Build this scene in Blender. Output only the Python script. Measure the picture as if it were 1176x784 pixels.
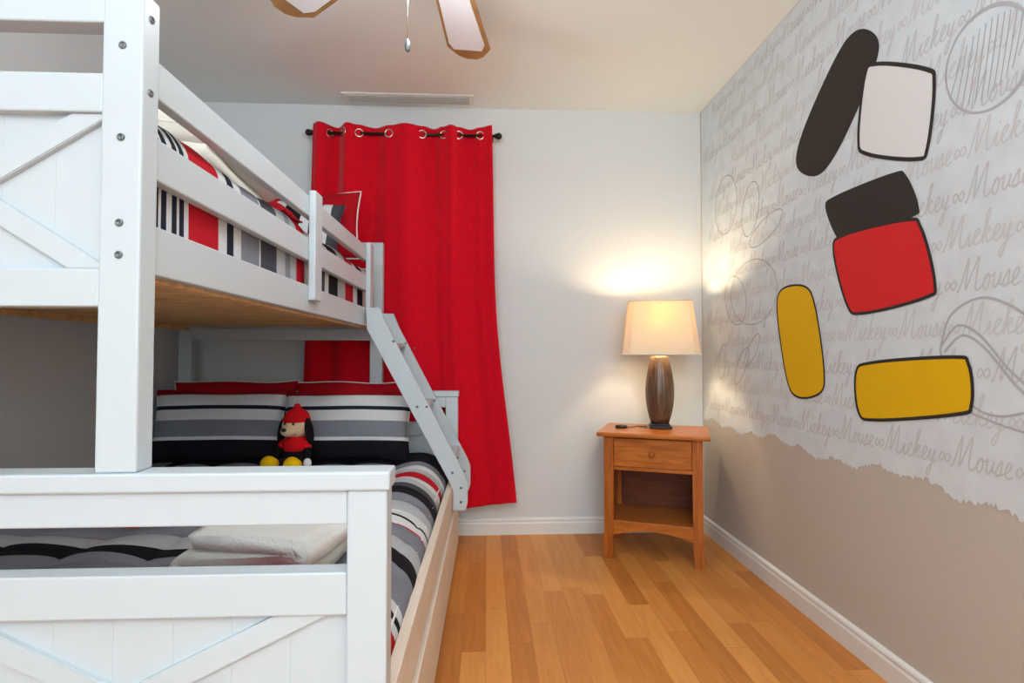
import bpy, bmesh, math, random
from mathutils import Vector, Matrix
random.seed(7)
R = math.radians
S = bpy.context.scene
for o in list(bpy.data.objects): bpy.data.objects.remove(o, do_unlink=True)
COL = S.collection

# ------------------------------------------------------------------ camera
F, YAW, PITCH, HC = 610.0, R(2.8), R(1.5), 1.013
cam = bpy.data.cameras.new('camera'); camo = bpy.data.objects.new('camera', cam); COL.objects.link(camo)
cam.sensor_width = 36.0; cam.lens = F*36.0/1176.0; cam.clip_start = .02
camo.location = (0, 0, HC); camo.rotation_euler = (R(90)+PITCH, 0, -YAW)
S.camera = camo

# ------------------------------------------------------------------ light
S.view_settings.view_transform = 'Standard'; S.view_settings.look = 'None'
S.view_settings.gamma = 1; S.view_settings.use_curve_mapping = False
S.view_settings.exposure = 0.17
w = bpy.data.worlds.new('world'); S.world = w; w.use_nodes = True
w.node_tree.nodes['Background'].inputs[0].default_value = (.8, .9, 1, 1)
w.node_tree.nodes['Background'].inputs[1].default_value = 0.3
def area(name, loc, rot, sx, sy, power, col):
    l = bpy.data.lights.new(name, 'AREA'); l.shape = 'RECTANGLE'; l.size = sx; l.size_y = sy
    l.energy = power; l.color = col
    o = bpy.data.objects.new(name, l); o.location = loc; o.rotation_euler = rot; COL.objects.link(o); return o
# daylight from an unseen window behind the camera; the next two are added fill
area('window_daylight', (-.2, -2.9, 1.65), (R(88), 0, 0), 2.4, 1.5, 42, (.70, .87, 1.0))
area('near_ceiling_fill', (.2, -1.5, 2.38), (R(15), 0, 0), 1.1, .8, 30, (.86, .94, 1.0))  # unseen area light added under the ceiling for even fill
area('ceiling_bounce_fill', (.35, -1.0, 1.40), (R(180), 0, 0), .6, .5, 68, (.86, .94, 1.0))  # added upward fill that brightens the ceiling like a bounced flash

# ------------------------------------------------------------------ materials
def s2l(c):
    return tuple(((v/255)/12.92 if v/255 <= .04045 else ((v/255+.055)/1.055)**2.4) for v in c) + (1,)
def mat(name, col, rough=.5, spec=.5, metal=0, var=0, vscale=8, bump=0, bscale=60, sheen=0):
    m = bpy.data.materials.new(name); m.use_nodes = True; nt = m.node_tree; b = nt.nodes['Principled BSDF']
    b.inputs['Base Color'].default_value = s2l(col); b.inputs['Roughness'].default_value = rough
    b.inputs['Metallic'].default_value = metal; b.inputs['Specular IOR Level'].default_value = spec
    if sheen: b.inputs['Sheen Weight'].default_value = sheen
    tc = nt.nodes.new('ShaderNodeTexCoord')
    if var:
        n = nt.nodes.new('ShaderNodeTexNoise'); n.inputs['Scale'].default_value = vscale; n.inputs['Detail'].default_value = 5
        nt.links.new(tc.outputs['Object'], n.inputs['Vector'])
        r = nt.nodes.new('ShaderNodeValToRGB'); c = s2l(col)
        r.color_ramp.elements[0].position = .3; r.color_ramp.elements[1].position = .7
        r.color_ramp.elements[0].color = tuple(v*(1-var) for v in c[:3])+(1,); r.color_ramp.elements[1].color = tuple(min(1, v*(1+var)) for v in c[:3])+(1,)
        nt.links.new(n.outputs['Fac'], r.inputs['Fac']); nt.links.new(r.outputs['Color'], b.inputs['Base Color'])
    if bump:
        n = nt.nodes.new('ShaderNodeTexNoise'); n.inputs['Scale'].default_value = bscale; n.inputs['Detail'].default_value = 3
        nt.links.new(tc.outputs['Object'], n.inputs['Vector'])
        bp = nt.nodes.new('ShaderNodeBump'); bp.inputs['Strength'].default_value = bump; bp.inputs['Distance'].default_value = .004
        nt.links.new(n.outputs['Fac'], bp.inputs['Height']); nt.links.new(bp.outputs['Normal'], b.inputs['Normal'])
    return m
def wood(name, dark, light, scale=(1, 12, 12), rough=.4, spec=.4):
    m = bpy.data.materials.new(name); m.use_nodes = True; nt = m.node_tree; b = nt.nodes['Principled BSDF']
    tc = nt.nodes.new('ShaderNodeTexCoord'); mp = nt.nodes.new('ShaderNodeMapping'); mp.inputs['Scale'].default_value = scale
    n = nt.nodes.new('ShaderNodeTexNoise'); n.inputs['Scale'].default_value = 4; n.inputs['Detail'].default_value = 6; n.inputs['Distortion'].default_value = .6
    r = nt.nodes.new('ShaderNodeValToRGB'); r.color_ramp.elements[0].position = .32; r.color_ramp.elements[1].position = .68
    r.color_ramp.elements[0].color = s2l(dark); r.color_ramp.elements[1].color = s2l(light)
    nt.links.new(tc.outputs['Object'], mp.inputs[0]); nt.links.new(mp.outputs[0], n.inputs['Vector'])
    nt.links.new(n.outputs['Fac'], r.inputs['Fac']); nt.links.new(r.outputs['Color'], b.inputs['Base Color'])
    b.inputs['Roughness'].default_value = rough; b.inputs['Specular IOR Level'].default_value = spec
    return m
def striped(name, axis, stops, lo, hi, rough=.85, repeat=False):
    """bands of woven colour across one object axis; stops = [(start, colour)] in metres"""
    m = bpy.data.materials.new(name); m.use_nodes = True; nt = m.node_tree; b = nt.nodes['Principled BSDF']
    tc = nt.nodes.new('ShaderNodeTexCoord'); sp = nt.nodes.new('ShaderNodeSeparateXYZ')
    mr = nt.nodes.new('ShaderNodeMapRange'); mr.inputs['From Min'].default_value = lo; mr.inputs['From Max'].default_value = hi
    r = nt.nodes.new('ShaderNodeValToRGB'); cr = r.color_ramp; cr.interpolation = 'CONSTANT'
    cr.elements[0].position = 0; cr.elements[0].color = s2l(stops[0][1])
    cr.elements[1].position = (stops[1][0]-lo)/(hi-lo); cr.elements[1].color = s2l(stops[1][1])
    for p, c in stops[2:]:
        e = cr.elements.new(min(1, (p-lo)/(hi-lo))); e.color = s2l(c)
    nt.links.new(tc.outputs['Object'], sp.inputs[0]); nt.links.new(sp.outputs[axis], mr.inputs['Value'])
    nt.links.new(mr.outputs[0], r.inputs['Fac'])
    n = nt.nodes.new('ShaderNodeTexNoise'); n.inputs['Scale'].default_value = 220
    mx = nt.nodes.new('ShaderNodeMix'); mx.data_type = 'RGBA'; mx.blend_type = 'MULTIPLY'; mx.inputs[0].default_value = .35
    nt.links.new(tc.outputs['Object'], n.inputs['Vector'])
    nt.links.new(r.outputs['Color'], mx.inputs[6]); nt.links.new(n.outputs['Color'], mx.inputs[7]); 
    rr = nt.nodes.new('ShaderNodeValToRGB'); rr.color_ramp.elements[0].position = .3; rr.color_ramp.elements[0].color = (.6, .6, .6, 1); rr.color_ramp.elements[1].position = .6
    nt.links.new(n.outputs['Fac'], rr.inputs['Fac']); nt.links.new(rr.outputs['Color'], mx.inputs[7])
    nt.links.new(mx.outputs[2], b.inputs['Base Color'])
    b.inputs['Roughness'].default_value = rough; b.inputs['Specular IOR Level'].default_value = .15
    return m
M = {}
M['wall'] = mat('wall_paint', (214, 216, 216), .75, .25, bump=.15, bscale=90)
M['wall_r'] = mat('wall_paint_shaded', (192, 184, 174), .75, .25, bump=.15, bscale=90)  # right wall's grazing shade is put into its paint colour
M['ceil'] = mat('ceiling_paint', (232, 236, 234), .9, .1, bump=.3, bscale=120)
M['white'] = mat('white_enamel', (195, 205, 211), .38, .4)
M['trim'] = mat('trim_paint', (225, 224, 220), .4, .4)
M['pine'] = wood('pine', (206, 160, 104), (234, 194, 140), (1, 10, 10), .6)
M['beige'] = wood('beige_wood', (222, 206, 186), (234, 220, 204), (8, 1, 8), .5)
M['oak'] = wood('honey_oak', (146, 72, 18), (182, 100, 34), (14, 14, 1.5), .35)
M['oak_h'] = wood('honey_oak_flat', (150, 78, 20), (192, 110, 38), (1.5, 14, 14), .3)
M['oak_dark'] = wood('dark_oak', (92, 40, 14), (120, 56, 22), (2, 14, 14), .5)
M['red'] = mat('red_curtain', (204, 0, 28), .8, .12, var=.06, vscale=30, sheen=.15)
M['rod'] = mat('dark_rod', (52, 44, 36), .35, .5, metal=.8)
M['chrome'] = mat('chrome', (205, 200, 190), .2, .6, metal=1)
M['bolt'] = mat('bolt_steel', (120, 128, 132), .45, .5, metal=.7)
M['redcloth'] = mat('red_cotton', (168, 12, 28), .85, .15)
M['ivory'] = mat('ivory_cotton', (234, 230, 218), .9, .1, bump=.4, bscale=25)
M['towel'] = mat('white_terry', (222, 222, 218), .95, .1, bump=.6, bscale=150)
M['matt'] = mat('mattress_ticking', (205, 200, 190), .9, .1)
M['black'] = mat('black_plastic', (22, 20, 20), .35, .5)
M['ink'] = mat('mural_black', (52, 47, 44), .7, .2)
M['mred'] = mat('mural_red', (212, 38, 40), .7, .2)
M['myel'] = mat('mural_yellow', (226, 178, 12), .7, .2)
M['mwhite'] = mat('mural_white', (224, 224, 224), .7, .2)
M['mural'] = mat('mural_paper', (211, 219, 224), .8, .15, var=.05, vscale=14)
M['pencil'] = mat('mural_pencil', (178, 178, 182), .8, .1)
M['script'] = mat('mural_script', (196, 196, 199), .8, .1)
M['pencil2'] = mat('mural_faint_script', (202, 202, 204), .8, .1)
M['blade'] = wood('fan_blade_wood', (150, 112, 68), (176, 134, 84), (3, 3, 3), .45)
M['blade_glare'] = mat('fan_blade_glare', (232, 234, 238), .35, .5)  # white of the glare painted on the blade undersides
M['vase'] = wood('brown_ceramic', (72, 50, 36), (112, 84, 62), (30, 30, 2), .3, .6)
M['p_black'] = mat('plush_black', (28, 24, 26), .95, .1, bump=.6, bscale=400)
M['p_cream'] = mat('plush_cream', (226, 196, 160), .95, .1, bump=.4, bscale=400)
M['p_red'] = mat('plush_red', (206, 22, 30), .9, .1, bump=.4, bscale=300)
M['p_yel'] = mat('plush_yellow', (232, 184, 14), .9, .1, bump=.4, bscale=400)
M['p_white'] = mat('plush_white', (226, 226, 228), .9, .1, bump=.4, bscale=400)
# lamp shade cloth: light passes through it
m = bpy.data.materials.new('shade_cloth'); m.use_nodes = True; nt = m.node_tree; nt.nodes.remove(nt.nodes['Principled BSDF'])
d = nt.nodes.new('ShaderNodeBsdfDiffuse'); t = nt.nodes.new('ShaderNodeBsdfTranslucent'); mx = nt.nodes.new('ShaderNodeMixShader')
d.inputs[0].default_value = (.86, .80, .64, 1); t.inputs[0].default_value = (.95, .68, .22, 1); mx.inputs[0].default_value = .20
nt.links.new(d.outputs[0], mx.inputs[1]); nt.links.new(t.outputs[0], mx.inputs[2]); nt.links.new(mx.outputs[0], nt.nodes['Material Output'].inputs[0])
M['shade'] = m
m = bpy.data.materials.new('bulb_glass'); m.use_nodes = True; b = m.node_tree.nodes['Principled BSDF']
b.inputs['Emission Color'].default_value = (1, .72, .38, 1); b.inputs['Emission Strength'].default_value = 12; M['bulb'] = m
m = bpy.data.materials.new('fill_bowl_glow'); m.use_nodes = True; b = m.node_tree.nodes['Principled BSDF']
b.inputs['Emission Color'].default_value = (.95, .97, 1, 1); b.inputs['Emission Strength'].default_value = 4; M['bowl'] = m  # glow of the bowl added under the fan
# floor planks
m = bpy.data.materials.new('plank_floor'); m.use_nodes = True; nt = m.node_tree; b = nt.nodes['Principled BSDF']; N = nt.nodes.new; L = nt.links.new
def mth(op, a, bb=None):
    n = N('ShaderNodeMath'); n.operation = op
    for i, v in enumerate((a, bb)):
        if v is None: continue
        if isinstance(v, (int, float)): n.inputs[i].default_value = v
        else: L(v, n.inputs[i])
    return n.outputs[0]
tc = N('ShaderNodeTexCoord'); sp = N('ShaderNodeSeparateXYZ'); L(tc.outputs['Object'], sp.inputs[0])
row = mth('FLOOR', mth('DIVIDE', sp.outputs[0], .083))
wn = N('ShaderNodeTexWhiteNoise'); wn.noise_dimensions = '1D'; L(row, wn.inputs['W'])
pl = mth('DIVIDE', mth('ADD', sp.outputs[1], mth('MULTIPLY', wn.outputs['Value'], 3.0)), .78)
idx = mth('FLOOR', pl)
cmb = N('ShaderNodeCombineXYZ'); L(row, cmb.inputs[0]); L(idx, cmb.inputs[1])
wn2 = N('ShaderNodeTexWhiteNoise'); wn2.noise_dimensions = '3D'; L(cmb.outputs[0], wn2.inputs['Vector'])
mp = N('ShaderNodeMapping'); mp.inputs['Scale'].default_value = (14, 1.3, 1); 
va = N('ShaderNodeVectorMath'); va.operation = 'ADD'; L(tc.outputs['Object'], va.inputs[0]); L(wn2.outputs['Color'], va.inputs[1])
L(va.outputs[0], mp.inputs[0]); gn = N('ShaderNodeTexNoise'); gn.inputs['Scale'].default_value = 3.2; gn.inputs['Detail'].default_value = 7; gn.inputs['Distortion'].default_value = .8
L(mp.outputs[0], gn.inputs['Vector'])
tone = mth('ADD', mth('MULTIPLY', wn2.outputs['Value'], .55), mth('MULTIPLY', gn.outputs['Fac'], .55))
cr = N('ShaderNodeValToRGB'); L(tone, cr.inputs['Fac']); e = cr.color_ramp.elements
e[0].position = .12; e[0].color = s2l((170, 100, 40)); e[1].position = .95; e[1].color = s2l((228, 160, 84))
k = cr.color_ramp.elements.new(.5); k.color = s2l((204, 130, 58))
fx = mth('FRACT', mth('DIVIDE', sp.outputs[0], .083)); fy = mth('FRACT', pl)
seam = mth('MAXIMUM', mth('LESS_THAN', fx, .018), mth('LESS_THAN', fy, .003))
mx = N('ShaderNodeMix'); mx.data_type = 'RGBA'; L(mth('MULTIPLY', seam, .45), mx.inputs[0]); L(cr.outputs['Color'], mx.inputs[6]); mx.inputs[7].default_value = s2l((110, 62, 26))
L(mx.outputs[2], b.inputs['Base Color']); b.inputs['Roughness'].default_value = .42; b.inputs['Specular IOR Level'].default_value = .4
M['floor'] = m

# ------------------------------------------------------------------ mesh helpers
class MB:
    def __init__(s): s.bm = bmesh.new()
    def merge(s, b2, mtx=None):
        if mtx is not None: b2.transform(mtx)
        me = bpy.data.meshes.new('t'); b2.to_mesh(me); s.bm.from_mesh(me); bpy.data.meshes.remove(me); b2.free()
    def box(s, x0, x1, y0, y1, z0, z1, bev=.002, mtx=None, seg=2):
        b = bmesh.new(); bmesh.ops.create_cube(b, size=1)
        for v in b.verts:
            v.co = Vector(((x0+x1)/2+v.co.x*(x1-x0), (y0+y1)/2+v.co.y*(y1-y0), (z0+z1)/2+v.co.z*(z1-z0)))
        if bev: bmesh.ops.bevel(b, geom=b.edges[:], offset=min(bev, .45*min(x1-x0, y1-y0, z1-z0)), segments=seg, affect='EDGES', profile=.5)
        s.merge(b, mtx); return s
    def prism(s, pts, lo, hi, axis='y', bev=0, mtx=None):
        """closed outline in the two other axes, extruded along axis"""
        b = bmesh.new()
        def P(p, q):
            return {'y': (p[0], q, p[1]), 'x': (q, p[0], p[1]), 'z': (p[0], p[1], q)}[axis]
        A = [b.verts.new(P(p, lo)) for p in pts]; B = [b.verts.new(P(p, hi)) for p in pts]; n = len(pts)
        b.faces.new(A); b.faces.new(B[::-1])
        for i in range(n): b.faces.new((A[i], B[i], B[(i+1) % n], A[(i+1) % n])) if True else None
        bmesh.ops.recalc_face_normals(b, faces=b.faces[:])
        if bev: bmesh.ops.bevel(b, geom=b.edges[:], offset=bev, segments=2, affect='EDGES')
        s.merge(b, mtx); return s
    def lathe(s, prof, n=32, c=(0, 0), sq=1.0):
        b = bmesh.new(); rings = []
        for r, z in prof:
            rings.append([b.verts.new((c[0]+r*math.cos(2*math.pi*i/n), c[1]+r*sq*math.sin(2*math.pi*i/n), z)) for i in range(n)])
        for a, bb in zip(rings, rings[1:]):
            for i in range(n): b.faces.new((a[i], a[(i+1) % n], bb[(i+1) % n], bb[i]))
        b.faces.new(rings[0][::-1]); b.faces.new(rings[-1]); bmesh.ops.recalc_face_normals(b, faces=b.faces[:])
        s.merge(b); return s
    def tube(s, pts, r, n=10):
        b = bmesh.new(); rings = []; pts = [Vector(p) for p in pts]
        for i, p in enumerate(pts):
            t = (pts[min(i+1, len(pts)-1)]-pts[max(i-1, 0)]).normalized()
            u = t.orthogonal().normalized() if i == 0 else (u-t*u.dot(t)).normalized()
            v = t.cross(u)
            rings.append([b.verts.new(p+(u*math.cos(2*math.pi*k/n)+v*math.sin(2*math.pi*k/n))*r) for k in range(n)])
        for a, bb in zip(rings, rings[1:]):
            for i in range(n): b.faces.new((a[i], a[(i+1) % n], bb[(i+1) % n], bb[i]))
        b.faces.new(rings[0][::-1]); b.faces.new(rings[-1]); s.merge(b); return s
    def ball(s, c, r, rot=(0, 0, 0), n=20):
        b = bmesh.new(); bmesh.ops.create_uvsphere(b, u_segments=n, v_segments=max(6, n*2//3), radius=1)
        r = (r, r, r) if isinstance(r, (int, float)) else r
        from mathutils import Euler
        b.transform(Matrix.Translation(c) @ Euler(rot).to_matrix().to_4x4() @ Matrix.Diagonal((*r, 1)))
        s.merge(b); return s
    def torus(s, c, R_, r, axis='y', n=20, k=8):
        pts = []
        b = bmesh.new(); rings = []
        for i in range(n):
            a = 2*math.pi*i/n; ring = []
            for j in range(k):
                q = 2*math.pi*j/k; rr = R_+r*math.cos(q); h = r*math.sin(q)
                p = {'y': (rr*math.cos(a), h, rr*math.sin(a)), 'z': (rr*math.cos(a), rr*math.sin(a), h), 'x': (h, rr*math.cos(a), rr*math.sin(a))}[axis]
                ring.append(b.verts.new(Vector(c)+Vector(p)))
            rings.append(ring)
        for i in range(n):
            A, B = rings[i], rings[(i+1) % n]
            for j in range(k): b.faces.new((A[j], B[j], B[(j+1) % k], A[(j+1) % k]))
        bmesh.ops.recalc_face_normals(b, faces=b.faces[:]); s.merge(b); return s
    def build(s, name, m, parent=None, smooth=False, base=None):
        if base is not None: bmesh.ops.translate(s.bm, verts=s.bm.verts[:], vec=-Vector(base))
        me = bpy.data.meshes.new(name); s.bm.to_mesh(me); s.bm.free(); me.materials.append(m)
        if smooth:
            for p in me.polygons: p.use_smooth = True
        o = bpy.data.objects.new(name, me); COL.objects.link(o)
        if base is not None: o.location = base
        if parent is not None: o.parent = parent
        return o
def tag(o, label=None, cat=None, group=None, kind=None):
    if label: o['label'] = label
    if cat: o['category'] = cat
    if group: o['group'] = group
    if kind: o['kind'] = kind
    return o
def empty(name, loc, rot=(0, 0, 0), label=None, cat=None, group=None):
    o = bpy.data.objects.new(name, None); COL.objects.link(o); o.location = loc; o.rotation_euler = rot; o.empty_display_size = .1
    return tag(o, label, cat, group)
def subsurf(o, n=2):
    md = o.modifiers.new('s', 'SUBSURF'); md.levels = n; md.render_levels = n; return o
def struct(o): o['kind'] = 'structure'; return o

# ------------------------------------------------------------------ room
XL, XR, YB, YN, ZC = -1.70, 1.26, 3.04, -3.00, 2.44
struct(MB().box(XL-.1, XR+.1, YN-.1, YB+.1, -.1, 0, 0).build('floor', M['floor']))
struct(MB().box(XL-.1, XR+.1, YN-.1, YB+.1, ZC, ZC+.1, 0).build('ceiling', M['ceil']))
struct(MB().box(XL-.1, XR+.1, YB, YB+.1, 0, ZC, 0).build('wall_back', M['wall']))
struct(MB().box(XL-.1, XL, YN, YB, 0, ZC, 0).build('wall_left', M['wall']))
struct(MB().box(XR, XR+.1, YN, YB, 0, ZC, 0).build('wall_right', M['wall_r']))
struct(MB().box(XL-.1, XR+.1, YN-.1, YN, 0, ZC, 0).build('wall_front', M['wall']))
bp = [(0, 0), (.015, 0), (.015, .062), (.011, .070), (.011, .074), (.014, .078), (.012, .086), (.004, .092), (0, .092)]
struct(MB().prism([(YB-a, b) for a, b in bp], XL, XR, 'x').build('baseboard_back', M['trim']))
struct(MB().prism([(XR-a, b) for a, b in bp], YN, YB, 'y').build('baseboard_right', M['trim']))
struct(MB().prism([(XL+a, b) for a, b in bp], YN, YB, 'y').build('baseboard_left', M['trim']))

# ceiling air vent by the back wall
v = empty('ceiling_vent', (-.43, 2.935, ZC), label='long white air vent in the ceiling above the red curtain', cat='vent')
MB().box(-.36, .36, -.055, .055, -.008, 0, .003).build('frame', M['trim'], v)
for i in range(6):
    mt = Matrix.Translation((0, -.040+i*.016, -.010)) @ Matrix.Rotation(R(35), 4, 'X')
    MB().box(-.335, .335, -.007, .007, -.0012, .0012, 0, mt).build('louver', M['trim'], v)

# ------------------------------------------------------------------ bunk bed (one thing)
UX0, UX1, LX1, Y0, Y1 = -1.63, -.563, -.157, .90, 2.93
T = .045
BB = Vector((-.90, 1.915, 0))
bed = empty('bunk_bed', BB, (0, 0, R(-.35)), 'tall white wooden twin over full bunk bed with crossed end panels and slanted ladder', 'bed')
def bpart(mb, name, m, parent=None, smooth=False, label=None):
    o = mb.build(name, m, None, smooth)
    for vtx in o.data.vertices: vtx.co -= BB
    o.parent = parent or bed
    if label: o['label'] = label
    return o
def bolt(p, n, parent, r=.0065):
    mb = MB(); mb.lathe([(r*.55, -.003), (r, -.003), (r, .0015), (r*.7, .0032), (r*.68, .0032), (r*.62, .0005), (.0005, .0005)], 16)
    mt = Vector((0, 0, 1)).rotation_difference(Vector(n)).to_matrix().to_4x4()
    bmesh.ops.transform(mb.bm, matrix=Matrix.Translation(p) @ mt, verts=mb.bm.verts[:])
    bpart(mb, 'bolt', M['bolt'], parent, True)
def xbrace(name, x0, x1, z0, z1, y0, y1, w):
    mb = MB(); cx, cz = (x0+x1)/2, (z0+z1)/2
    for sgn in (1, -1):
        # diagonal board clipped by the panel's top and bottom
        sl = (z1-z0)/(x1-x0)*sgn; hw = w/2*math.sqrt(1+1/sl/sl)
        xa = cx+(z0-cz)/sl; xb = cx+(z1-cz)/sl
        mb.prism([(xa-hw, z0), (xa+hw, z0), (xb+hw, z1), (xb-hw, z1)], y0-(0.0008 if sgn > 0 else 0), y1, 'y', .0015)
    return bpart(mb, name, M['white'])
def board_panel(name, x0, x1, y0, y1, z0, z1, n):
    mb = MB(); w = (x1-x0)/n
    for i in range(n): mb.box(x0+i*w, x0+(i+1)*w, y0, y1, z0, z1, .0007, seg=1)
    return bpart(mb, name, M['white'])
for (ya, front) in ((Y0, True), (Y1-T, False)):
    yb = ya+T; PW = .066
    # upper end
    for x0 in (UX0, UX1-PW):
        p = bpart(MB().box(x0, x0+PW, ya, yb, .8215, 1.622, .004), 'post', M['white'])
        if front:
            for z in (1.527, 1.373, 1.231, 1.178): bolt((x0+PW*.5, ya, z), (0, -1, 0), p)
            if x0 > -1:
                for z in (1.583, 1.457): bolt((x0+PW, ya+.02, z), (1, 0, 0), p)
    a, b = UX0+PW, UX1-PW; ia, ib = ya+.008, yb-.008
    bpart(MB().box(a, b, ya+.003, yb-.003, 1.567, 1.622, .003), 'top_rail', M['white'])
    bpart(MB().box(a, b, ya+.003, yb-.003, 1.416, 1.482, .003), 'cross_rail', M['white'])
    bpart(MB().box(a, b, ya+.003, yb-.003, 1.093, 1.156, .003), 'cross_rail', M['white'])
    board_panel('end_panel', a, b, ya+.020, yb-.012, 1.154, 1.418, 11)
    mid = (UX0+UX1)/2
    xbrace('cross_brace', -1.06, -.650, 1.156, 1.416, ya+.010, ya+.022, .036)
    xbrace('cross_brace', 2*mid+.650, 2*mid+1.06, 1.156, 1.416, ya+.010, ya+.022, .036)
    # lower end
    for x0 in (UX0, LX1-PW):
        bpart(MB().box(x0, x0+PW, ya, yb, 0, .790, .004), 'post', M['white'])
    bpart(MB().box(UX0-.004, LX1+.005, ya-.006, yb+.006, .790, .8215, .004), 'cap_rail', M['white'])
    a, b = UX0+PW, LX1-PW
    bpart(MB().box(a, b, ya+.003, yb-.003, .733, .790, .003), 'cross_rail', M['white'])
    bpart(MB().box(a, b, ya+.003, yb-.003, .585, .655, .003), 'cross_rail', M['white'])
    bpart(MB().box(a, b, ya+.003, yb-.003, .235, .305, .003), 'cross_rail', M['white'])
    board_panel('end_panel', a, b, ya+.020, yb-.012, .303, .587, 14)
    xbrace('cross_brace', -.875, -.295, .305, .585, ya+.010, ya+.022, .038)
    xbrace('cross_brace', -1.495, -.915, .305, .585, ya+.010, ya+.022, .038)
# upper side rails and guards (both sides)
for sgn, xo in ((1, UX1), (-1, UX0)):
    def sb(z0, z1, ya, yb, name, off=.006, th=.024):
        xs = sorted((xo-sgn*off, xo-sgn*(off+th)))
        return bpart(MB().box(xs[0], xs[1], ya, yb, z0, z1, .003), name, M['white'])
    ye = 2.585 if sgn > 0 else Y1-T
    sb(1.152, 1.238, Y0+T, Y1-T, 'side_rail')
    sb(1.318, 1.392, Y0+T, ye, 'guard_rail'); sb(1.462, 1.528, Y0+T, ye, 'guard_rail')
    for yc in ((1.765, 2.555) if sgn > 0 else (1.4, 2.2)):
        xs = sorted((xo-sgn*.006, xo+sgn*.016))
        bpart(MB().box(xs[0], xs[1], yc-.036, yc+.036, 1.19, 1.545, .004), 'guard_post', M['white'])
# lower side rails
for sgn, xo in ((1, LX1), (-1, UX0)):
    xs = sorted((xo-sgn*.004, xo-sgn*.030))
    bpart(MB().box(xs[0], xs[1], Y0+T, Y1-T, .275, .405, .003), 'side_rail', M['beige'] if sgn > 0 else M['white'], label='cream side rail' if sgn > 0 else None)
tr = bpart(MB().box(LX1-.020, LX1+.005, Y0+T+.01, Y1-T-.01, .025, .262, .004), 'trundle_front', M['beige'], label='cream trundle front')
bpart(MB().box(UX0+.06, LX1-.04, Y0+T+.02, Y1-T-.02, .03, .22, .004), 'trundle_box', M['beige'])
# slats
for i in range(15):
    y = .975+i*.1345
    bpart(MB().box(UX0+.012, UX1-.032, y, y+.092, 1.168, 1.186, .002), 'slat', M['pine'], label='bare pine slat')
bpart(MB().box(UX0+.032, UX0+.055, Y0+T, Y1-T, 1.145, 1.168, .002), 'slat_support', M['pine'])
bpart(MB().box(UX1-.055, UX1-.032, Y0+T, Y1-T, 1.145, 1.168, .002), 'slat_support', M['pine'])
bpart(MB().box(UX0+.032, LX1-.032, Y0+T+.02, Y1-T-.02, .275, .296, .002), 'platform', M['pine'])
# ladder
def stile(y):
    pts = [(-.558, 1.235), (-.498, 1.235), (-.470, 1.165), (-.105, .468), (-.088, .425), (-.088, .330), (-.098, .296), (-.1545, .296), (-.1545, .385), (-.172, .428), (-.555, 1.135)]
    return bpart(MB().prism(pts, y-.0125, y+.0125, 'y', .0025), 'ladder_stile', M['white'])
st = [stile(2.50), stile(2.86)]
for (x, z) in ((-.466, 1.062), (-.313, .775), (-.180, .525)):
    mt = Matrix.Translation((x, 0, z))
    bpart(MB().box(-.034, .034, 2.5125, 2.8475, -.011, .011, .003, mt), 'ladder_rung', M['white'])
for s_, y in zip(st, (2.4875, 2.8475)):
    for x, z in ((-.432, 1.078), (-.385, 1.05), (-.322, .775), (-.278, .775), (-.158, .47), (-.118, .40), (-.118, .335)):
        bolt((x, y, z), (0, -1, 0), s_, .006)

# ------------------------------------------------------------------ bedding
NV, WH, GR, LG, BK, RD, DG = (34, 38, 52), (212, 214, 216), (128, 130, 140), (176, 178, 182), (24, 24, 30), (188, 22, 38), (70, 72, 80)
up = striped('upper_quilt_bands', 1, [(.9, NV), (.99, WH), (1.0, NV), (1.02, WH), (1.035, NV), (1.046, WH), (1.06, NV), (1.072, WH), (1.087, RD), (1.205, WH), (1.25, NV), (1.28, WH), (1.32, GR), (1.425, WH), (1.432, DG), (1.535, LG), (1.60, GR), (1.64, LG), (1.70, RD), (1.77, WH), (1.90, DG), (2.0, WH), (2.05, BK), (2.17, LG), (2.28, RD), (2.42, WH), (2.5, NV), (2.6, WH), (2.7, GR)], .9, 2.95)
low = striped('lower_quilt_bands', 1, [(.9, GR), (1.03, RD), (1.16, WH), (1.19, BK), (1.215, WH), (1.255, GR), (1.40, BK), (1.49, LG), (1.58, GR), (1.70, RD), (1.715, WH), (1.75, BK), (1.77, WH), (1.83, LG), (1.90, GR), (1.98, BK), (2.07, DG), (2.12, LG), (2.20, WH), (2.27, RD), (2.335, LG), (2.42, WH), (2.46, GR), (2.54, BK)], .9, 2.95)
bz = [(-.30, BK), (-.072, WH), (-.055, GR), (.022, WH), (.075, NV), (.093, WH), (.15, (150, 20, 34))]
pil_m = striped('pillow_bands', 2, bz, -.3, .3)
pil_v = striped('pillow_bands_upright', 0, [(-.4, NV), (-.22, WH), (-.17, GR), (-.07, RD), (.0, WH), (.05, BK), (.12, WH), (.16, NV), (.2, WH), (.24, DG)], -.4, .4)
def BW(p): return p
def mattress(name, x0, x1, y0, y1, z0, z1, label):
    root = empty(name, ((x0+x1)/2, (y0+y1)/2, z0), label=label, cat='mattress'); hx, hy, h = (x1-x0)/2, (y1-y0)/2, z1-z0
    MB().box(-hx, hx, -hy, hy, 0, h, .035, seg=4).build('mattress_body', M['matt'], root, True)
    mb = MB()
    for z in (.012, h-.012):
        r = .03; c = [(-hx+r, -hy), (hx-r, -hy), (hx, -hy+r), (hx, hy-r), (hx-r, hy), (-hx+r, hy), (-hx, hy-r), (-hx, -hy+r), (-hx+r, -hy)]
        mb.tube([(a*.992, b*.996, z) for a, b in c], .004, 6)
    mb.build('piping', M['trim'], root, True)
    return root
mattress('full_mattress', -1.59, -.20, .955, 2.875, .297, .44, 'thick mattress of the lower bunk under its striped quilt')
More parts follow.
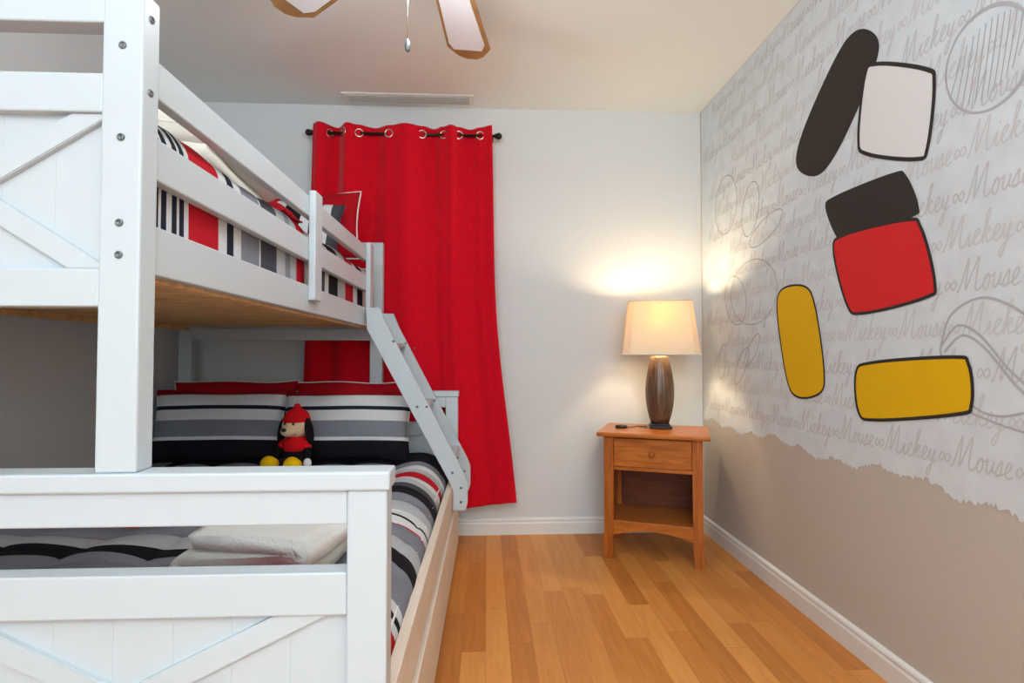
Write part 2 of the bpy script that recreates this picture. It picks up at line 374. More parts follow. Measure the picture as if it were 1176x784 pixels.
mattress('twin_mattress', -1.585, -.612, .955, 2.875, 1.187, 1.32, 'mattress of the upper bunk on pine slats')
def grid_mesh(fn, nu, nv, thick=None):
    b = bmesh.new(); g = [[b.verts.new(fn(i/nu, j/nv)) for j in range(nv+1)] for i in range(nu+1)]
    for i in range(nu):
        for j in range(nv): b.faces.new((g[i][j], g[i+1][j], g[i+1][j+1], g[i][j+1]))
    mb = MB(); mb.merge(b); return mb
def quilt(name, x0, x1, y0, y1, ztop, zlow, rx, rz, m, label, base, puff=.012, both=True, bulge=0):
    def fn(u, vv):
        y = y0+(y1-y0)*vv
        # cross-section: hang - arc - top - arc - hang
        Ls = [ztop-rz-zlow if both else .02, 1.57*(rx+rz)/2, (x1-x0)-2*rx, 1.57*(rx+rz)/2, ztop-rz-zlow]
        d = u*sum(Ls)
        if d < Ls[0]: x, z = x0, zlow+d if both else ztop-rz
        elif d < Ls[0]+Ls[1]:
            a = (d-Ls[0])/Ls[1]*math.pi/2; x, z = x0+rx*(1-math.cos(a)), ztop-rz+rz*math.sin(a)
        elif d < sum(Ls[:3]): x, z = x0+rx+(d-Ls[0]-Ls[1]), ztop
        elif d < sum(Ls[:4]):
            a = (d-sum(Ls[:3]))/Ls[3]*math.pi/2; x, z = x1-rx*(1-math.sin(a)), ztop-rz+rz*math.cos(a)
        else: x, z = x1, ztop-rz-(d-sum(Ls[:4]))
        q = abs(math.sin(math.pi*(y-.9)/.115+.3*math.sin(x*9))); p = abs(math.sin(math.pi*x/.21+.4*math.sin(y*5)))
        h = puff*(q**.5*p**.5)+.006*math.sin(x*7+y*11)+.004*math.sin(x*17-y*5)
        t = min(1, max(0, (z-zlow)/(ztop-zlow)))
        z2 = z+h*t; x2 = x+(h*.5 if x > (x0+x1)/2 else -h*.5)*(1-t)*.6
        e = min((y-y0), (y1-y))
        if e < .03: z2 -= .02*(1-e/.03)
        return (x2-base[0], y-base[1], z2-base[2])
    mb = grid_mesh(fn, 110, 190); o = mb.build(name, m, None, True); o.location = base
    md = o.modifiers.new('t', 'SOLIDIFY'); md.thickness = .008; md.offset = -1
    return tag(o, label, 'quilt')
quilt('striped_quilt', -1.605, -.192, .96, 2.86, .490, .36, .15, .10, low, 'grey black white and red striped quilt spread over the lower bunk', (-.9, 0, 0), .022)
quilt('striped_quilt', -1.592, -.600, .958, 2.86, 1.455, 1.20, .07, .06, up, 'navy white and red striped quilt behind the upper guard rails', (-1.1, 0, 1.2), .010)
bpy.data.objects['striped_quilt'].location.z = 0

def pillow(name, loc, rot, w, h, t, m, label, group=None, flange=0, seed=0):
    rnd = random.Random(seed); ph = [rnd.uniform(0, 6) for _ in range(4)]
    b = bmesh.new(); n = 30
    for sgn in (1, -1):
        g = []
        for i in range(n+1):
            rw = []
            for j in range(n+1):
                u, vv = -1+2*i/n, -1+2*j/n
                k = (max(0, 1-u*u)*max(0, 1-vv*vv))**.42
                pin = 1-.05*(1-abs(u))*0-.06*math.cos(u*math.pi/2)*abs(vv)**3-0
                x = u*w/2*(1-.06*math.cos(vv*math.pi/2)*abs(u)**3); z = vv*h/2*pin
                wr = .005*math.sin(u*6+ph[0]+vv*3)+.004*math.sin(vv*9+ph[1]-u*4)
                y = sgn*(t/2*k+wr*k*.9)
                rw.append(b.verts.new((x, y, z+.006*math.sin(u*4+ph[2])*abs(vv))))
            g.append(rw)
        for i in range(n):
            for j in range(n):
                f = (g[i][j], g[i+1][j], g[i+1][j+1], g[i][j+1]); b.faces.new(f if sgn < 0 else f[::-1])
    bmesh.ops.remove_doubles(b, verts=b.verts[:], dist=.0008)
    root = empty(name, loc, rot, label, 'pillow', group)
    mb = MB(); mb.merge(b); mb.build('pillow_case', m, root, True)
    # corded edge
    pts = []
    for k in range(81):
        a = k/80*8; u, vv = (-1+a, -1) if a <= 2 else (1, -3+a) if a <= 4 else (5-a, 1) if a <= 6 else (-1, 7-a)
        x = u*w/2*(1-.06*math.cos(vv*math.pi/2)); z = vv*h/2*(1-.06*math.cos(u*math.pi/2))
        pts.append((x if abs(u) == 1 else u*w/2*1.0, 0, z+.006*math.sin(u*4+ph[2])))
    MB().tube(pts, .004, 6).build('piping', m if flange == 0 else M['trim'], root, True)
    return root
LEAN = R(-14)
pillow('striped_pillow', (-1.293, 2.655, .668), (LEAN, 0, R(1)), .63, .35, .17, pil_m, 'striped pillow on the lower bunk, the one nearer the left wall', 'striped pillows on the lower bunk', seed=1)
pillow('striped_pillow', (-.680, 2.650, .662), (LEAN, 0, R(-1)), .63, .345, .17, pil_m, 'striped pillow on the lower bunk, the one nearer the ladder', 'striped pillows on the lower bunk', seed=2)
pillow('red_pillow', (-1.28, 2.80, .700), (R(-5), 0, R(2)), .62, .37, .13, M['redcloth'], 'dark red pillow standing behind the left striped pillow of the lower bunk', 'red pillows on the lower bunk', 1, seed=3)
pillow('red_pillow', (-.700, 2.80, .695), (R(-5), 0, R(-2)), .58, .37, .13, M['redcloth'], 'dark red pillow standing behind the striped pillow near the ladder', 'red pillows on the lower bunk', 1, seed=4)
pillow('red_pillow', (-.93, 2.70, 1.645), (R(-16), R(-4), R(-3)), .60, .38, .14, M['redcloth'], 'red pillow with white edging standing at the head of the upper bunk', 'pillows on the upper bunk', 1, seed=5)
pillow('striped_pillow', (-.96, 2.46, 1.585), (R(-32), 0, R(4)), .58, .34, .15, pil_v, 'striped pillow leaning on the red one at the head of the upper bunk', 'pillows on the upper bunk', seed=6)
pillow('red_pillow', (-.93, 1.93, 1.520), (R(-84), R(0), R(8)), .46, .30, .13, M['redcloth'], 'small red pillow lying flat halfway along the upper bunk', 'pillows on the upper bunk', seed=7)

# folded cloths: layered ribbons
def folded(name, x0, x1, y0, y1, z0, layers, th, m, label, cat, rot=0, slope=0, seed=0):
    rnd = random.Random(seed); mb = MB(); c = ((x0+x1)/2, (y0+y1)/2, z0)
    pts = []; L_ = x1-x0
    for k in range(layers):
        z = th/2+k*th; lo, hi = (-L_/2+.01*k+rnd.uniform(0, .02), L_/2-rnd.uniform(0, .03))
        rng = range(13)
        seq = [(lo+(hi-lo)*i/12, z) for i in rng] if k % 2 else [(hi-(hi-lo)*i/12, z) for i in rng]
        seq = [(x, zz+slope*(x+L_/2)+.006*math.sin(9*x+k)) for x, zz in seq]
        pts += seq
        if k < layers-1:
            sd = -1 if k % 2 == 0 else 1
            for q in range(1, 6):
                an = math.pi*q/6; pts.append((seq[-1][0]+sd*th*.5*math.sin(an), seq[-1][1]+th/2-th/2*math.cos(an)))
    P = [Vector((p[0], 0, p[1])) for p in pts]; ring = []
    up_, dn = [], []
    for i, p in enumerate(P):
        t = (P[min(i+1, len(P)-1)]-P[max(i-1, 0)]).normalized(); n = Vector((-t.z, 0, t.x)); up_.append(p+n*th*.44); dn.append(p-n*th*.44)
    b = bmesh.new(); ny = 14; rows = []
    out = up_+dn[::-1]
    for j in range(ny+1):
        vv = j/ny; y = (y0-y1)/2+(y1-y0)*vv
        s = 1-.03*abs(2*vv-1)**6
        rows.append([b.verts.new((q.x*s+.008*math.sin(vv*5+q.z*30), y+.006*math.sin(q.x*14+q.z*50), q.z*s+.004*math.sin(vv*7+q.x*12))) for q in out])
    nn = len(out)
    for A, B_ in zip(rows, rows[1:]):
        for i in range(nn): b.faces.new((A[i], A[(i+1) % nn], B_[(i+1) % nn], B_[i]))
    b.faces.new(rows[0][::-1]); b.faces.new(rows[-1]); bmesh.ops.recalc_face_normals(b, faces=b.faces[:])
    mb.merge(b); o = mb.build(name, m, None, True); o.location = c; o.rotation_euler = (0, 0, rot)
    return tag(o, label, cat)
folded('folded_towel', -.655, -.345, 1.19, 1.52, .508, 3, .037, M['towel'], 'white towel folded in thick layers at the foot of the lower bunk', 'towel', R(-14), .0, 3)
folded('folded_blanket', -1.20, -.675, 1.27, 1.76, 1.468, 3, .050, M['ivory'], 'ivory blanket folded on top of the upper bunk near its foot', 'blanket', R(6), 0, 5)

# ------------------------------------------------------------------ plush toy
ty = empty('plush_toy', (-.838, 2.40, .515), (0, 0, R(-14)), 'small plush toy with red top and yellow feet sitting before the striped pillows', 'toy')
def fuse(mb, name, m, parent, vox=.004, label=None):
    o = mb.build(name, m, parent, True); r = o.modifiers.new('r', 'REMESH'); r.mode = 'VOXEL'; r.voxel_size = vox; r.use_smooth_shade = True
    sm = o.modifiers.new('sm', 'SMOOTH'); sm.iterations = 6; sm.factor = .6
    if label: o['label'] = label
    return o
mb = MB(); mb.ball((0, 0, .085), (.052, .045, .075)); mb.ball((0, .005, .16), (.03, .03, .04))
for s in (-1, 1):
    mb.tube([(s*.03, -.01, .04), (s*.045, -.05, .03), (s*.055, -.09, .03)], .019, 12); mb.ball((s*.055, -.09, .03), .02)
    mb.tube([(s*.035, 0, .125), (s*.068, -.015, .085), (s*.080, -.035, .045)], .014, 12)
fuse(mb, 'body', M['p_black'], ty, label='black plush body')
mb = MB(); mb.ball((0, 0, .188), (.060, .055, .056)); mb.ball((0, -.052, .172), (.034, .036, .026)); fuse(mb, 'head', M['p_cream'], ty, label='cream plush head')
MB().ball((0, -.088, .180), (.012, .009, .008)).build('nose', M['black'], ty, True)
for s in (-1, 1):
    MB().ball((s*.020, -.0515, .202), (.0055, .005, .007)).build('eye', M['black'], ty, True)
    mb = MB(); mb.ball((s*.066, -.002, .165), (.014, .028, .062), (0, s*R(-10), 0)); fuse(mb, 'ear', M['p_black'], ty, label='hanging floppy ear')
    mb = MB(); mb.ball((s*.054, -.110, .036), (.038, .030, .038)); mb.ball((s*.054, -.085, .034), (.026, .03, .026)); fuse(mb, 'foot', M['p_yel'], ty, label='yellow foot')
    MB().ball((s*.083, -.042, .034), (.017, .017, .022)).build('paw', M['p_white'], ty, True)
mb = MB(); mb.ball((0, 0, .103), (.057, .050, .050)); mb.tube([(-.05, 0, .12), (-.066, -.012, .092)], .018, 12); mb.tube([(.05, 0, .12), (.066, -.012, .092)], .018, 12); fuse(mb, 'sweater', M['p_red'], ty, label='red knitted sweater')
mb = MB(); mb.ball((0, .008, .225), (.054, .05, .040)); mb.torus((0, .004, .212), .052, .009, 'z'); mb.ball((0, .008, .272), .015); fuse(mb, 'hat', M['p_red'], ty, label='red knitted hat')

# ------------------------------------------------------------------ curtain, rod
YR, ZR = 2.955, 2.244
rod = empty('curtain_rod', (-.46, YR, ZR), label='dark metal curtain rod with round ends on the back wall', cat='curtain rod')
mb = MB(); mb.tube([(-.505, 0, 0), (.515, 0, 0)], .0085, 14); mb.build('rod', M['rod'], rod, True)
for s, x in ((-1, -.52), (1, .53)):
    mb = MB(); mb.ball((x, 0, 0), .0185); mb.torus((x-s*.018, 0, 0), .011, .004, 'x'); mb.build('finial', M['rod'], rod, True)
    MB().tube([(x-s*.035, 0, 0), (x-s*.035, .078, 0)], .006, 10).build('bracket', M['rod'], rod, True)
def sm(t): t = max(0, min(1, t)); return t*t*(3-2*t)
K = [(-.952, .012), (-.915, .040), (-.832, -.040), (-.762, .036), (-.715, .010), (-.622, -.036), (-.535, .010), (-.445, .042), (-.352, .006), (-.295, -.032), (-.242, .004), (-.195, .034), (-.155, .004), (-.090, -.030), (-.032, .004), (.032, .038)]
def wave(x):
    if x <= K[0][0]: return K[0][1]
    for (a, p), (b, q) in zip(K, K[1:]):
        if x <= b: return p+(q-p)*(.5-.5*math.cos(math.pi*(x-a)/(b-a)))
    return K[-1][1]
ZT, ZB = 2.290, .165
def cf(u, vv):
    x = K[0][0]+(K[-1][0]-K[0][0])*u; t = 1-vv            # t=0 top
    d = wave(x)
    amp = 1-.45*sm(t*1.4)
    xl, xr = -.952-.045*t, .032+.045*t+.085*sm((t-.35)/.65)*t
    X = xl+(xr-xl)*u
    X += .008*math.sin(6*t+u*9)*t
    y = YR-d*amp-.014*sm(t*2)-.004*math.sin(u*33+1.5*t)*t - .008*math.sin(u*12+t*3)*t
    z = ZT+(ZB-ZT)*t
    if t > .9: z += (.040*sm((u-.6)/.4)+.006*math.sin(u*20))*(t-.9)/.1
    return (X+.46, y-YR, z-ZB)
mb = grid_mesh(cf, 260, 150)
cu = empty('red_curtain', (-.46, YR, ZB), label='long bright red grommet curtain hanging on the back wall', cat='curtain')
c = mb.build('curtain_panel', M['red'], cu, True); md = c.modifiers.new('t', 'SOLIDIFY'); md.thickness = .003; md.offset = 0
gx = [-.868, -.786, -.703, -.540, -.357, -.236, -.154, -.034]
for x in gx:
    u = (x-K[0][0])/(K[-1][0]-K[0][0]); sl = (wave(x+.004)-wave(x-.004))/.008
    b = MB(); b.torus((0, 0, 0), .0215, .0048, 'y', 24, 8); g = b.build('grommet', M['chrome'], cu, True)
    g.location = (x+.46, -wave(x), ZR-ZB); g.rotation_euler = (0, 0, -math.atan(sl)*.85)

# ------------------------------------------------------------------ nightstand
ns = empty('nightstand', (.875, 2.735, 0), (0, 0, R(-21.6)), 'honey oak nightstand with one drawer and an open shelf', 'nightstand')
W, D, HT = .235, .175, .63
MB().box(-.268, .268, -.202, .195, HT-.022, HT, .006, seg=3).build('tabletop', M['oak_h'], ns)
for s in (-1, 1):
    for f in (-1, 1):
        x0, x1 = sorted((s*W, s*(W-.048))); y0, y1 = sorted((f*D, f*(D-.040)))
        mb = MB(); o_ = [(s*W, HT-.022), (s*(W-.048), HT-.022), (s*(W-.048), .13), (s*(W-.040), .0), (s*(W+.006), 0), (s*W, .16)]
        mb.prism(o_, y0, y1, 'y', .002); mb.build('leg', M['oak'], ns)
    x0, x1 = sorted((s*(W-.006), s*(W-.024)))
    MB().box(x0, x1, -D+.038, D-.038, .13, HT-.022, .001).build('side_panel', M['oak'], ns)
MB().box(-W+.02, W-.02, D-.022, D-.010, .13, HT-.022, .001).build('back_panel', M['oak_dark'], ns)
dr = MB().box(-W+.050, W-.050, -D-.001, -D+.020, .462, HT-.028, .003).build('drawer', M['oak_h'], ns)
MB().lathe([(.006, 0), (.006, .010), (.013, .016), (.015, .022), (.010, .028), (.001, .030)], 20).build('knob', M['oak_h'], dr, True)
kn = bpy.data.objects['knob']; kn.location = (0, -D-.001, .530); kn.rotation_euler = (R(90), 0, 0)
MB().box(-W+.048, W-.048, -D+.006, -D+.024, .442, .460, .002).build('drawer_rail', M['oak_h'], ns)
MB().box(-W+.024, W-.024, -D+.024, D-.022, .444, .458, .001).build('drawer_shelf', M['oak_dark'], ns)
MB().box(-W+.024, W-.024, -D+.004, D-.022, .175, .193, .002).build('shelf', M['oak_h'], ns)
ar = [(-W+.046, .178), (W-.046, .178)] + [(W-.046-(2*W-.092)*i/16, .120+.032*math.sin(math.pi*i/16)) for i in range(17)]
MB().prism(ar, -D+.004, -D+.022, 'y', .001).build('arched_apron', M['oak_h'], ns)

# small black remote on the nightstand
rm = empty('remote', (.715, 2.79, HT), (0, 0, R(-15)), 'small black puck-shaped gadget at the left rear of the nightstand top', 'remote')
MB().lathe([(.022, 0), (.030, .002), (.032, .008), (.028, .014), (.001, .016)], 28, sq=.8).build('case', M['black'], rm, True)
MB().lathe([(.010, 0), (.011, .001), (.010, .003), (.001, .0034)], 20).build('button', M['bolt'], rm, True)
bpy.data.objects['button'].location = (0, 0, .0145)
MB().tube([(.03, 0, .005), (.06, .02, .004), (.075, .055, .004), (.10, .06, .004), (.135, .04, .004)], .0022, 8).build('cord', M['black'], rm, True)

# ------------------------------------------------------------------ table lamp
lp = empty('table_lamp', (.925, 2.795, HT), (0, 0, R(-12)), 'lit table lamp with ridged brown body and cream rectangular shade', 'lamp')
MB().box(-.058, .058, -.05, .05, 0, .012, .004).box(-.050, .050, -.043, .043, .012, .022, .004).build('foot', M['black'], lp)
prof = [(0, .022), (.046, .022), (.047, .035)] + [(.046+.027*math.sin(math.pi*min(1, (i/22)**.9*.95+.03)), .035+.335*i/22) for i in range(23)] + [(.044, .376), (.020, .382), (0.001, .383)]
b = bmesh.new(); n = 72; rings = []
for r, z in prof:
    rings.append([b.verts.new(((r*(1+.022*math.cos(24*2*math.pi*i/n)))*math.cos(2*math.pi*i/n), (r*(1+.022*math.cos(24*2*math.pi*i/n)))*math.sin(2*math.pi*i/n), z)) for i in range(n)])
for A, B_ in zip(rings, rings[1:]):
    for i in range(n): b.faces.new((A[i], A[(i+1) % n], B_[(i+1) % n], B_[i]))
mb = MB(); bmesh.ops.remove_doubles(b, verts=b.verts[:], dist=1e-5); mb.merge(b); mb.build('body', M['vase'], lp, True)
MB().lathe([(.008, .38), (.008, .50), (.016, .505), (.016, .55), (.006, .555)], 20).build('socket', M['rod'], lp, True)
MB().ball((0, 0, .595), (.022, .022, .026)).lathe([(.012, .55), (.014, .58)], 16).build('bulb', M['bulb'], lp, True)
def ring(wx, wy, z, cut):
    c = cut; P = [(-wx+c, -wy), (wx-c, -wy), (wx, -wy+c), (wx, wy-c), (wx-c, wy), (-wx+c, wy), (-wx, wy-c), (-wx, -wy+c)]
    return [(x, y, z) for x, y in P]
b = bmesh.new(); z0, z1 = .385, .672
A = [b.verts.new(p) for p in ring(.198, .122, z0, .035)]; B_ = [b.verts.new(p) for p in ring(.160, .095, z1, .028)]
for i in range(8): b.faces.new((A[i], A[(i+1) % 8], B_[(i+1) % 8], B_[i]))
mb = MB(); mb.merge(b); sh = mb.build('lamp_shade', M['shade'], lp); md = sh.modifiers.new('t', 'SOLIDIFY'); md.thickness = .002
for (wx, wy, z, c_) in ((.199, .123, z0+.003, .035), (.161, .096, z1-.003, .028)):
    pts = ring(wx, wy, z, c_); pts = pts+[pts[0], pts[1]]
    MB().tube(pts, .0035, 8).build('shade_trim', M['ivory'], sh, True)
mb = MB()
mb.tube([(-.162, 0, z1-.02), (0, 0, z1-.026), (.162, 0, z1-.02)], .0018, 6); mb.tube([(0, -.097, z1-.02), (0, 0, z1-.026), (0, .097, z1-.02)], .0018, 6)
mb.tube([(0, 0, .40), (.045, 0, .43), (.05, 0, .56), (0, 0, z1-.026)], .0016, 6); mb.tube([(0, 0, .40), (-.045, 0, .43), (-.05, 0, .56), (0, 0, z1-.026)], .0016, 6)
mb.ball((0, 0, z1-.012), .009); mb.build('harp', M['rod'], lp, True)
pt = bpy.data.lights.new('lamp_bulb', 'POINT'); pt.energy = 23; pt.color = (1, .78, .50); pt.shadow_soft_size = .032
po = bpy.data.objects.new('lamp_bulb_light', pt); COL.objects.link(po); po.parent = lp; po.location = (0, 0, .598)

# ------------------------------------------------------------------ ceiling fan
FC = Vector((-.150, 1.40, 0)); ZF = 2.20
fan = empty('ceiling_fan', (FC.x, FC.y, ZC), label='ceiling fan with wood blades, white glare painted on their undersides and a pull chain', cat='ceiling fan')
MB().lathe([(.07, 0), (.07, -.02), (.03, -.05), (.014, -.055), (.014, -.13), (.03, -.135)], 28).build('downrod', M['blade'], fan, True)
MB().lathe([(.03, -.13), (.10, -.15), (.11, -.18), (.11, -.23), (.085, -.26), (.05, -.275), (.045, -.31), (.02, -.325), (.001, -.326)], 36).build('motor_housing', M['trim'], fan, True)
for k in range(6):
    a = R(82.5+60*k); rt = Matrix.Rotation(a, 4, 'Z') @ Matrix.Rotation(R(7), 4, 'X')
    def bl(pts, z0, z1, m, name, par):
        mb = MB().prism(pts, z0, z1, 'z', .001); bmesh.ops.transform(mb.bm, matrix=Matrix.Translation((0, 0, ZF-ZC)) @ rt, verts=mb.bm.verts[:])
        return mb.build(name, m, par)
    out = [(.17, -.055), (.63, -.084), (.685, -.050), (.705, -.02), (.705, .02), (.685, .050), (.63, .084), (.17, .055)]
    B1 = bl(out, -.004, .004, M['blade'], 'blade', fan)
    bl([(.20, -.042), (.60, -.066), (.64, -.050), (.64, .060), (.60, .072), (.20, .046)], -.0065, -.0035, M['blade_glare'], 'glare_panel', B1)  # white panel painted in for the bright reflection on the blade underside
    bl([(.09, -.016), (.14, -.012), (.17, -.035), (.21, -.035), (.21, .035), (.17, .035), (.14, .012), (.09, .016)], .004, .010, M['rod'], 'blade_arm', fan)
mb = MB(); mb.tube([(-.062, .02, -.30), (-.062, .02, -.575)], .0014, 6); mb.build('pull_chain', M['chrome'], fan, True)
MB().lathe([(.001, -.612), (.006, -.608), (.008, -.595), (.005, -.58), (.001, -.574)], 14, (-.062, .02)).build('pull_knob', M['bolt'], fan, True)

MB().lathe([(.05, -.30), (.085, -.315), (.105, -.345), (.10, -.38), (.07, -.41), (.001, -.425)], 32).build('fill_bowl', M['bowl'], fan, True)  # unseen glowing bowl added to house the fill light
fl = bpy.data.lights.new('added_fan_fill', 'POINT'); fl.energy = 22; fl.color = (.92, .96, 1.0); fl.shadow_soft_size = .11  # fill light added mid-room to lift the back wall and floor
fo = bpy.data.objects.new('added_fan_fill', fl); COL.objects.link(fo); fo.parent = fan; fo.location = (0, 0, -.40)

# ------------------------------------------------------------------ mural on the right wall
XM = XR-.0015
def wallpt(px, py, X):
    """photo point -> point on the wall plane x = X"""
    u = (px-588)/F; q = -(py-392)/F
    fy = math.cos(PITCH)-q*math.sin(PITCH); fz = math.sin(PITCH)+q*math.cos(PITCH)
    x = u*math.cos(YAW)+fy*math.sin(YAW); y = fy*math.cos(YAW)-u*math.sin(YAW); t = X/x
    return (y*t, HC+fz*t)
mu = empty('wall_mural', (XM, 1.8, .63), label='wall mural of script lettering, pencil ovals and bold painted shapes on the right wall', cat='mural')
MO = Vector((XM, 1.8, .63))
def mpart(mb, name, m, label=None, parent=None):
    o = mb.build(name, m, None)
    for vt in o.data.vertices: vt.co -= MO
    o.parent = parent or mu
    if label: o['label'] = label
    return o
rnd = random.Random(11); edge = []; y = .55
n = 420
for i in range(n+1):
    yy = .55+(3.025-.55)*i/n
    edge.append((yy, .640+.012*math.sin(yy*9)+.010*math.sin(yy*31)+rnd.uniform(-.006, .010)))
mpart(MB().prism(edge+[(3.025, ZC-.004), (.55, ZC-.004)], XM, XR-.0002, 'x'), 'mural_paper', M['mural'])
def cat_rom(pts, k=8, closed=False):
    P = [Vector(p) for p in pts]; n = len(P); out = []
    rng = range(n) if closed else range(n-1)
    for i in rng:
        if closed: a, b, c, d = P[(i-1) % n], P[i], P[(i+1) % n], P[(i+2) % n]
        else: a, b, c, d = P[max(i-1, 0)], P[i], P[i+1], P[min(i+2, n-1)]
        for j in range(k):
            t = j/k; out.append(.5*((2*b)+(c-a)*t+(2*a-5*b+4*c-d)*t*t+(3*b-a-3*c+d)*t**3))
    if not closed: out.append(P[-1])
    return out
RB = [0]
def ribbon(bm, pts, w, x, closed=False):
    """flat painted stroke of width w through (y, z) points on the wall"""
    n = len(pts); A = []; RB[0] = (RB[0]+1) % 9; x0 = x-RB[0]*1.6e-5
    for i, p in enumerate(pts):
        x = x0-i*1.2e-6
        a = pts[(i-1) % n] if closed or i else p; c = pts[(i+1) % n] if closed or i < n-1 else p
        t = (c-a); t = t.normalized() if t.length > 1e-9 else Vector((1, 0)); nn = Vector((-t.y, t.x))*w/2
        A.append((bm.verts.new((x, p.x+nn.x, p.y+nn.y)), bm.verts.new((x, p.x-nn.x, p.y-nn.y))))
    m_ = n if closed else n-1
    for i in range(m_):
        a, b = A[i], A[(i+1) % n]; bm.faces.new((a[0], b[0], b[1], a[1]))
G = {
 'M': (1.75, [[(0, .1), (.1, .0), (.22, .5), (.38, 1.5), (.5, 2.15), (.56, 1.2), (.62, .1), (.95, 1.3), (1.22, 2.15), (1.25, 1.1), (1.32, .15), (1.5, .0), (1.75, .2)]]),
 'i': (.45, [[(0, .2), (.18, .9), (.2, .2), (.3, 0), (.45, .2)], [(.24, 1.35), (.28, 1.42)]]),
 'c': (.62, [[(0, .2), (.4, .8), (.32, .98), (.12, .75), (.12, .2), (.35, 0), (.62, .2)]]),
 'k': (.75, [[(0, .2), (.3, 1.6), (.28, 2.1), (.14, 1.7), (.12, 0)], [(.13, .4), (.35, .95), (.5, .8), (.3, .5), (.45, .05), (.75, .2)]]),
 'e': (.58, [[(0, .2), (.32, .55), (.36, .9), (.2, .98), (.08, .6), (.12, .15), (.32, 0), (.58, .2)]]),
 'y': (.75, [[(0, .2), (.1, .9), (.14, .25), (.3, .05), (.48, .9), (.42, 0), (.25, -1.0), (.08, -.9), (.2, -.4), (.75, .2)]]),
 'o': (.68, [[(0, .2), (.3, .95), (.1, .6), (.14, .1), (.36, 0), (.48, .5), (.32, .95), (.45, .75), (.68, .8)]]),
 'u': (.66, [[(0, .8), (.06, .9), (.08, .25), (.24, .02), (.42, .4), (.46, .9), (.48, .2), (.66, .2)]]),
 's': (.55, [[(0, .2), (.28, 1.0), (.34, .6), (.36, .15), (.16, 0), (.05, .12), (.3, .1), (.55, .2)]]),
 '~': (1.15, [[(.15, .5), (.3, .8), (.5, .6), (.65, .35), (.85, .2), (1.0, .5), (.85, .8), (.65, .65), (.5, .4), (.3, .2), (.15, .5)]]),
}
def script_line(z, y_start, sc, text, w, x, mtl):
    bm = bmesh.new(); cur = 0; k = 0
    while True:
        ch = text[k % len(text)]; k += 1
        wd, st_ = G[ch]
        if y_start-(cur+wd)*sc < .62: break
        for s_ in st_:
            pts = [Vector((y_start-(cur+p[0]+.22*p[1])*sc, z+p[1]*sc)) for p in s_]
            pts = [p for p in pts if p.y < ZC-.01]
            if len(pts) > 1: ribbon(bm, cat_rom(pts, 5), w, x)
        cur += wd
    mb = MB(); mb.merge(bm)
    return mpart(mb, 'script_lettering', mtl, 'grey handwritten lettering')
TX = 'Mickey~Mouse~'
for i in range(15):
    z = .715+i*.1165
    script_line(z, 3.0+(0, -.17, -.06, -.28)[i % 4]-.03*(i % 3), .040, TX, .0045, XM-.0004, M['pencil2'] if i % 2 else M['script'])
def W2(pts, X=None): return [Vector(wallpt(p[0], p[1], XM)) for p in pts]
def sketch(name, lines, w, closed, label=None, m=None):
    bm = bmesh.new()
    for l in lines: ribbon(bm, cat_rom(W2(l), 8, closed), w, XM-.0008, closed)
    mb = MB(); mb.merge(bm); return mpart(mb, name, m or M['pencil'], label)
def ell(cx, cy, rx, ry, rot, n=14):
    r = R(rot); return [(cx+rx*math.cos(a)*math.cos(r)-ry*math.sin(a)*math.sin(r), cy+rx*math.cos(a)*math.sin(r)+ry*math.sin(a)*math.cos(r)) for a in (2*math.pi*k/n for k in range(n))]
sketch('pencil_oval', [ell(1137, 66, 44, 68, 28), ell(1138, 67, 45, 67, 30)], .005, True, 'large pencil oval')
hs = []
for i in range(13):
    x = 1098+i*7.2; c = (x-1137)/46; h = 58*math.sqrt(max(0, 1-c*c)); my = 66-(x-1137)*.62
    hs.append([(x+6, my-h*.82), (x, my), (x-7, my+h*.82)])
sketch('pencil_hatching', hs, .003, False, 'slanted pencil hatching')
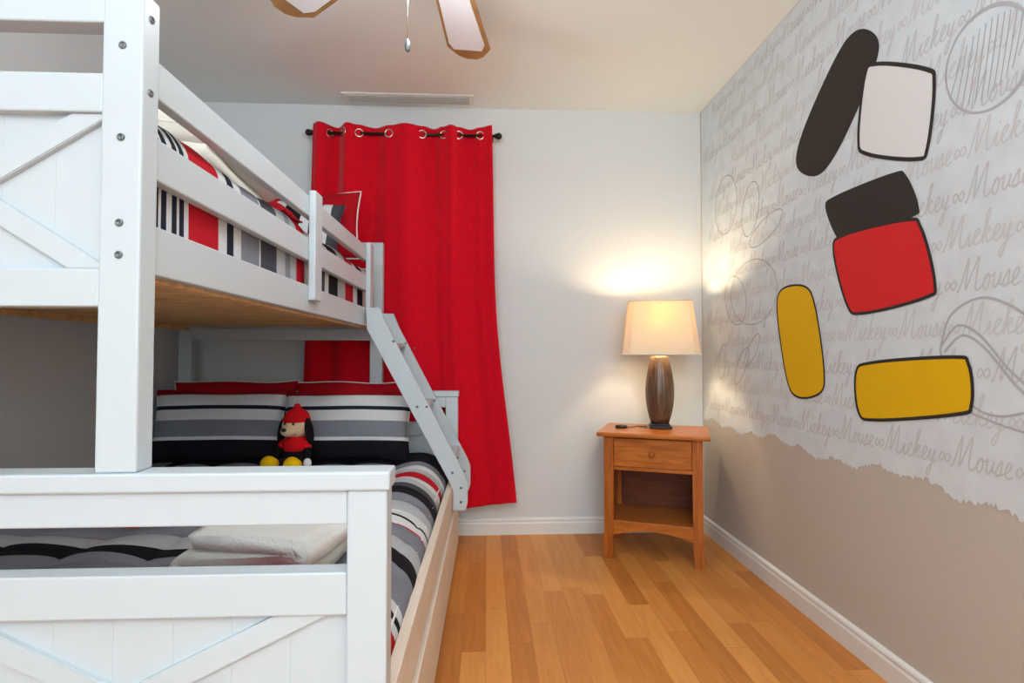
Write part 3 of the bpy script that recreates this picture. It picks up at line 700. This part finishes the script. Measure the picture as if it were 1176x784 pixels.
sketch('pencil_arcs', [[(1080, 402), (1092, 362), (1125, 342), (1160, 350), (1195, 375)], [(1082, 396), (1100, 374), (1125, 384), (1160, 425), (1195, 455)], [(1085, 404), (1105, 385), (1130, 398), (1165, 440), (1195, 468)],
    [(1080, 402), (1090, 440), (1120, 468), (1150, 478), (1195, 470)], [(1110, 472), (1150, 488), (1195, 502)]], .006, False, 'sweeping pencil arcs')
sketch('pencil_loops', [ell(862, 240, 9, 32, 8), ell(880, 262, 9, 28, 40), ell(834, 235, 12, 34, 5), ell(866, 335, 26, 38, 10), ell(845, 345, 12, 28, -5), ell(852, 420, 5, 22, 18), ell(830, 415, 4, 20, 5), ell(864, 402, 5, 20, 22)], .005, True, 'loose pencil loops')
def shape(name, px, m, label, outline=.012, depth=0):
    pts = cat_rom(W2(px), 8, True); x = XM-.0012-depth
    b = bmesh.new(); f = b.faces.new([b.verts.new((x, p.x, p.y)) for p in pts]); bmesh.ops.triangulate(b, faces=[f])
    mb = MB(); mb.merge(b); o = mpart(mb, name, m, label)
    for v_ in o.data.vertices: pass
    if outline:
        bm = bmesh.new(); ribbon(bm, pts, outline, x-.0004, True); mb = MB(); mb.merge(bm); mpart(mb, 'outline', M['ink'], 'black outline', o)
    return o
def rrect(cx, cy, w, h, rot, k=.30):
    r_ = R(rot); P = []
    for sx, sy in ((-1, -1), (1, -1), (1, 1), (-1, 1)):
        for ax, ay in (((1, 1-k), (1-k, 1)) if sx*sy < 0 else ((1-k, 1), (1, 1-k))):
            P.append((sx*w/2*ax, sy*h/2*ay))
    P.sort(key=lambda p: math.atan2(p[1], p[0]))
    return [(cx+x*math.cos(r_)-y*math.sin(r_), cy+x*math.sin(r_)+y*math.cos(r_)) for x, y in P]
shape('painted_shape', rrect(962, 118, 46, 172, 24, .45), M['ink'], 'tall leaning black lozenge', 0)
shape('painted_shape', rrect(1030, 128, 80, 104, 6), M['mwhite'], 'white rounded block with a black outline', .012, .0002)
shape('painted_shape', rrect(1002, 238, 100, 56, -22), M['ink'], 'black rounded block', 0, .0002)
shape('painted_shape', rrect(1016, 306, 104, 92, -14), M['mred'], 'red rounded block with a black outline', .010, .0004)
shape('painted_shape', rrect(920, 392, 44, 124, -8, .4), M['myel'], 'tall yellow rounded block', .008, .0004)
shape('painted_shape', rrect(1050, 446, 130, 66, -4), M['myel'], 'wide yellow rounded block', .010, .0004)
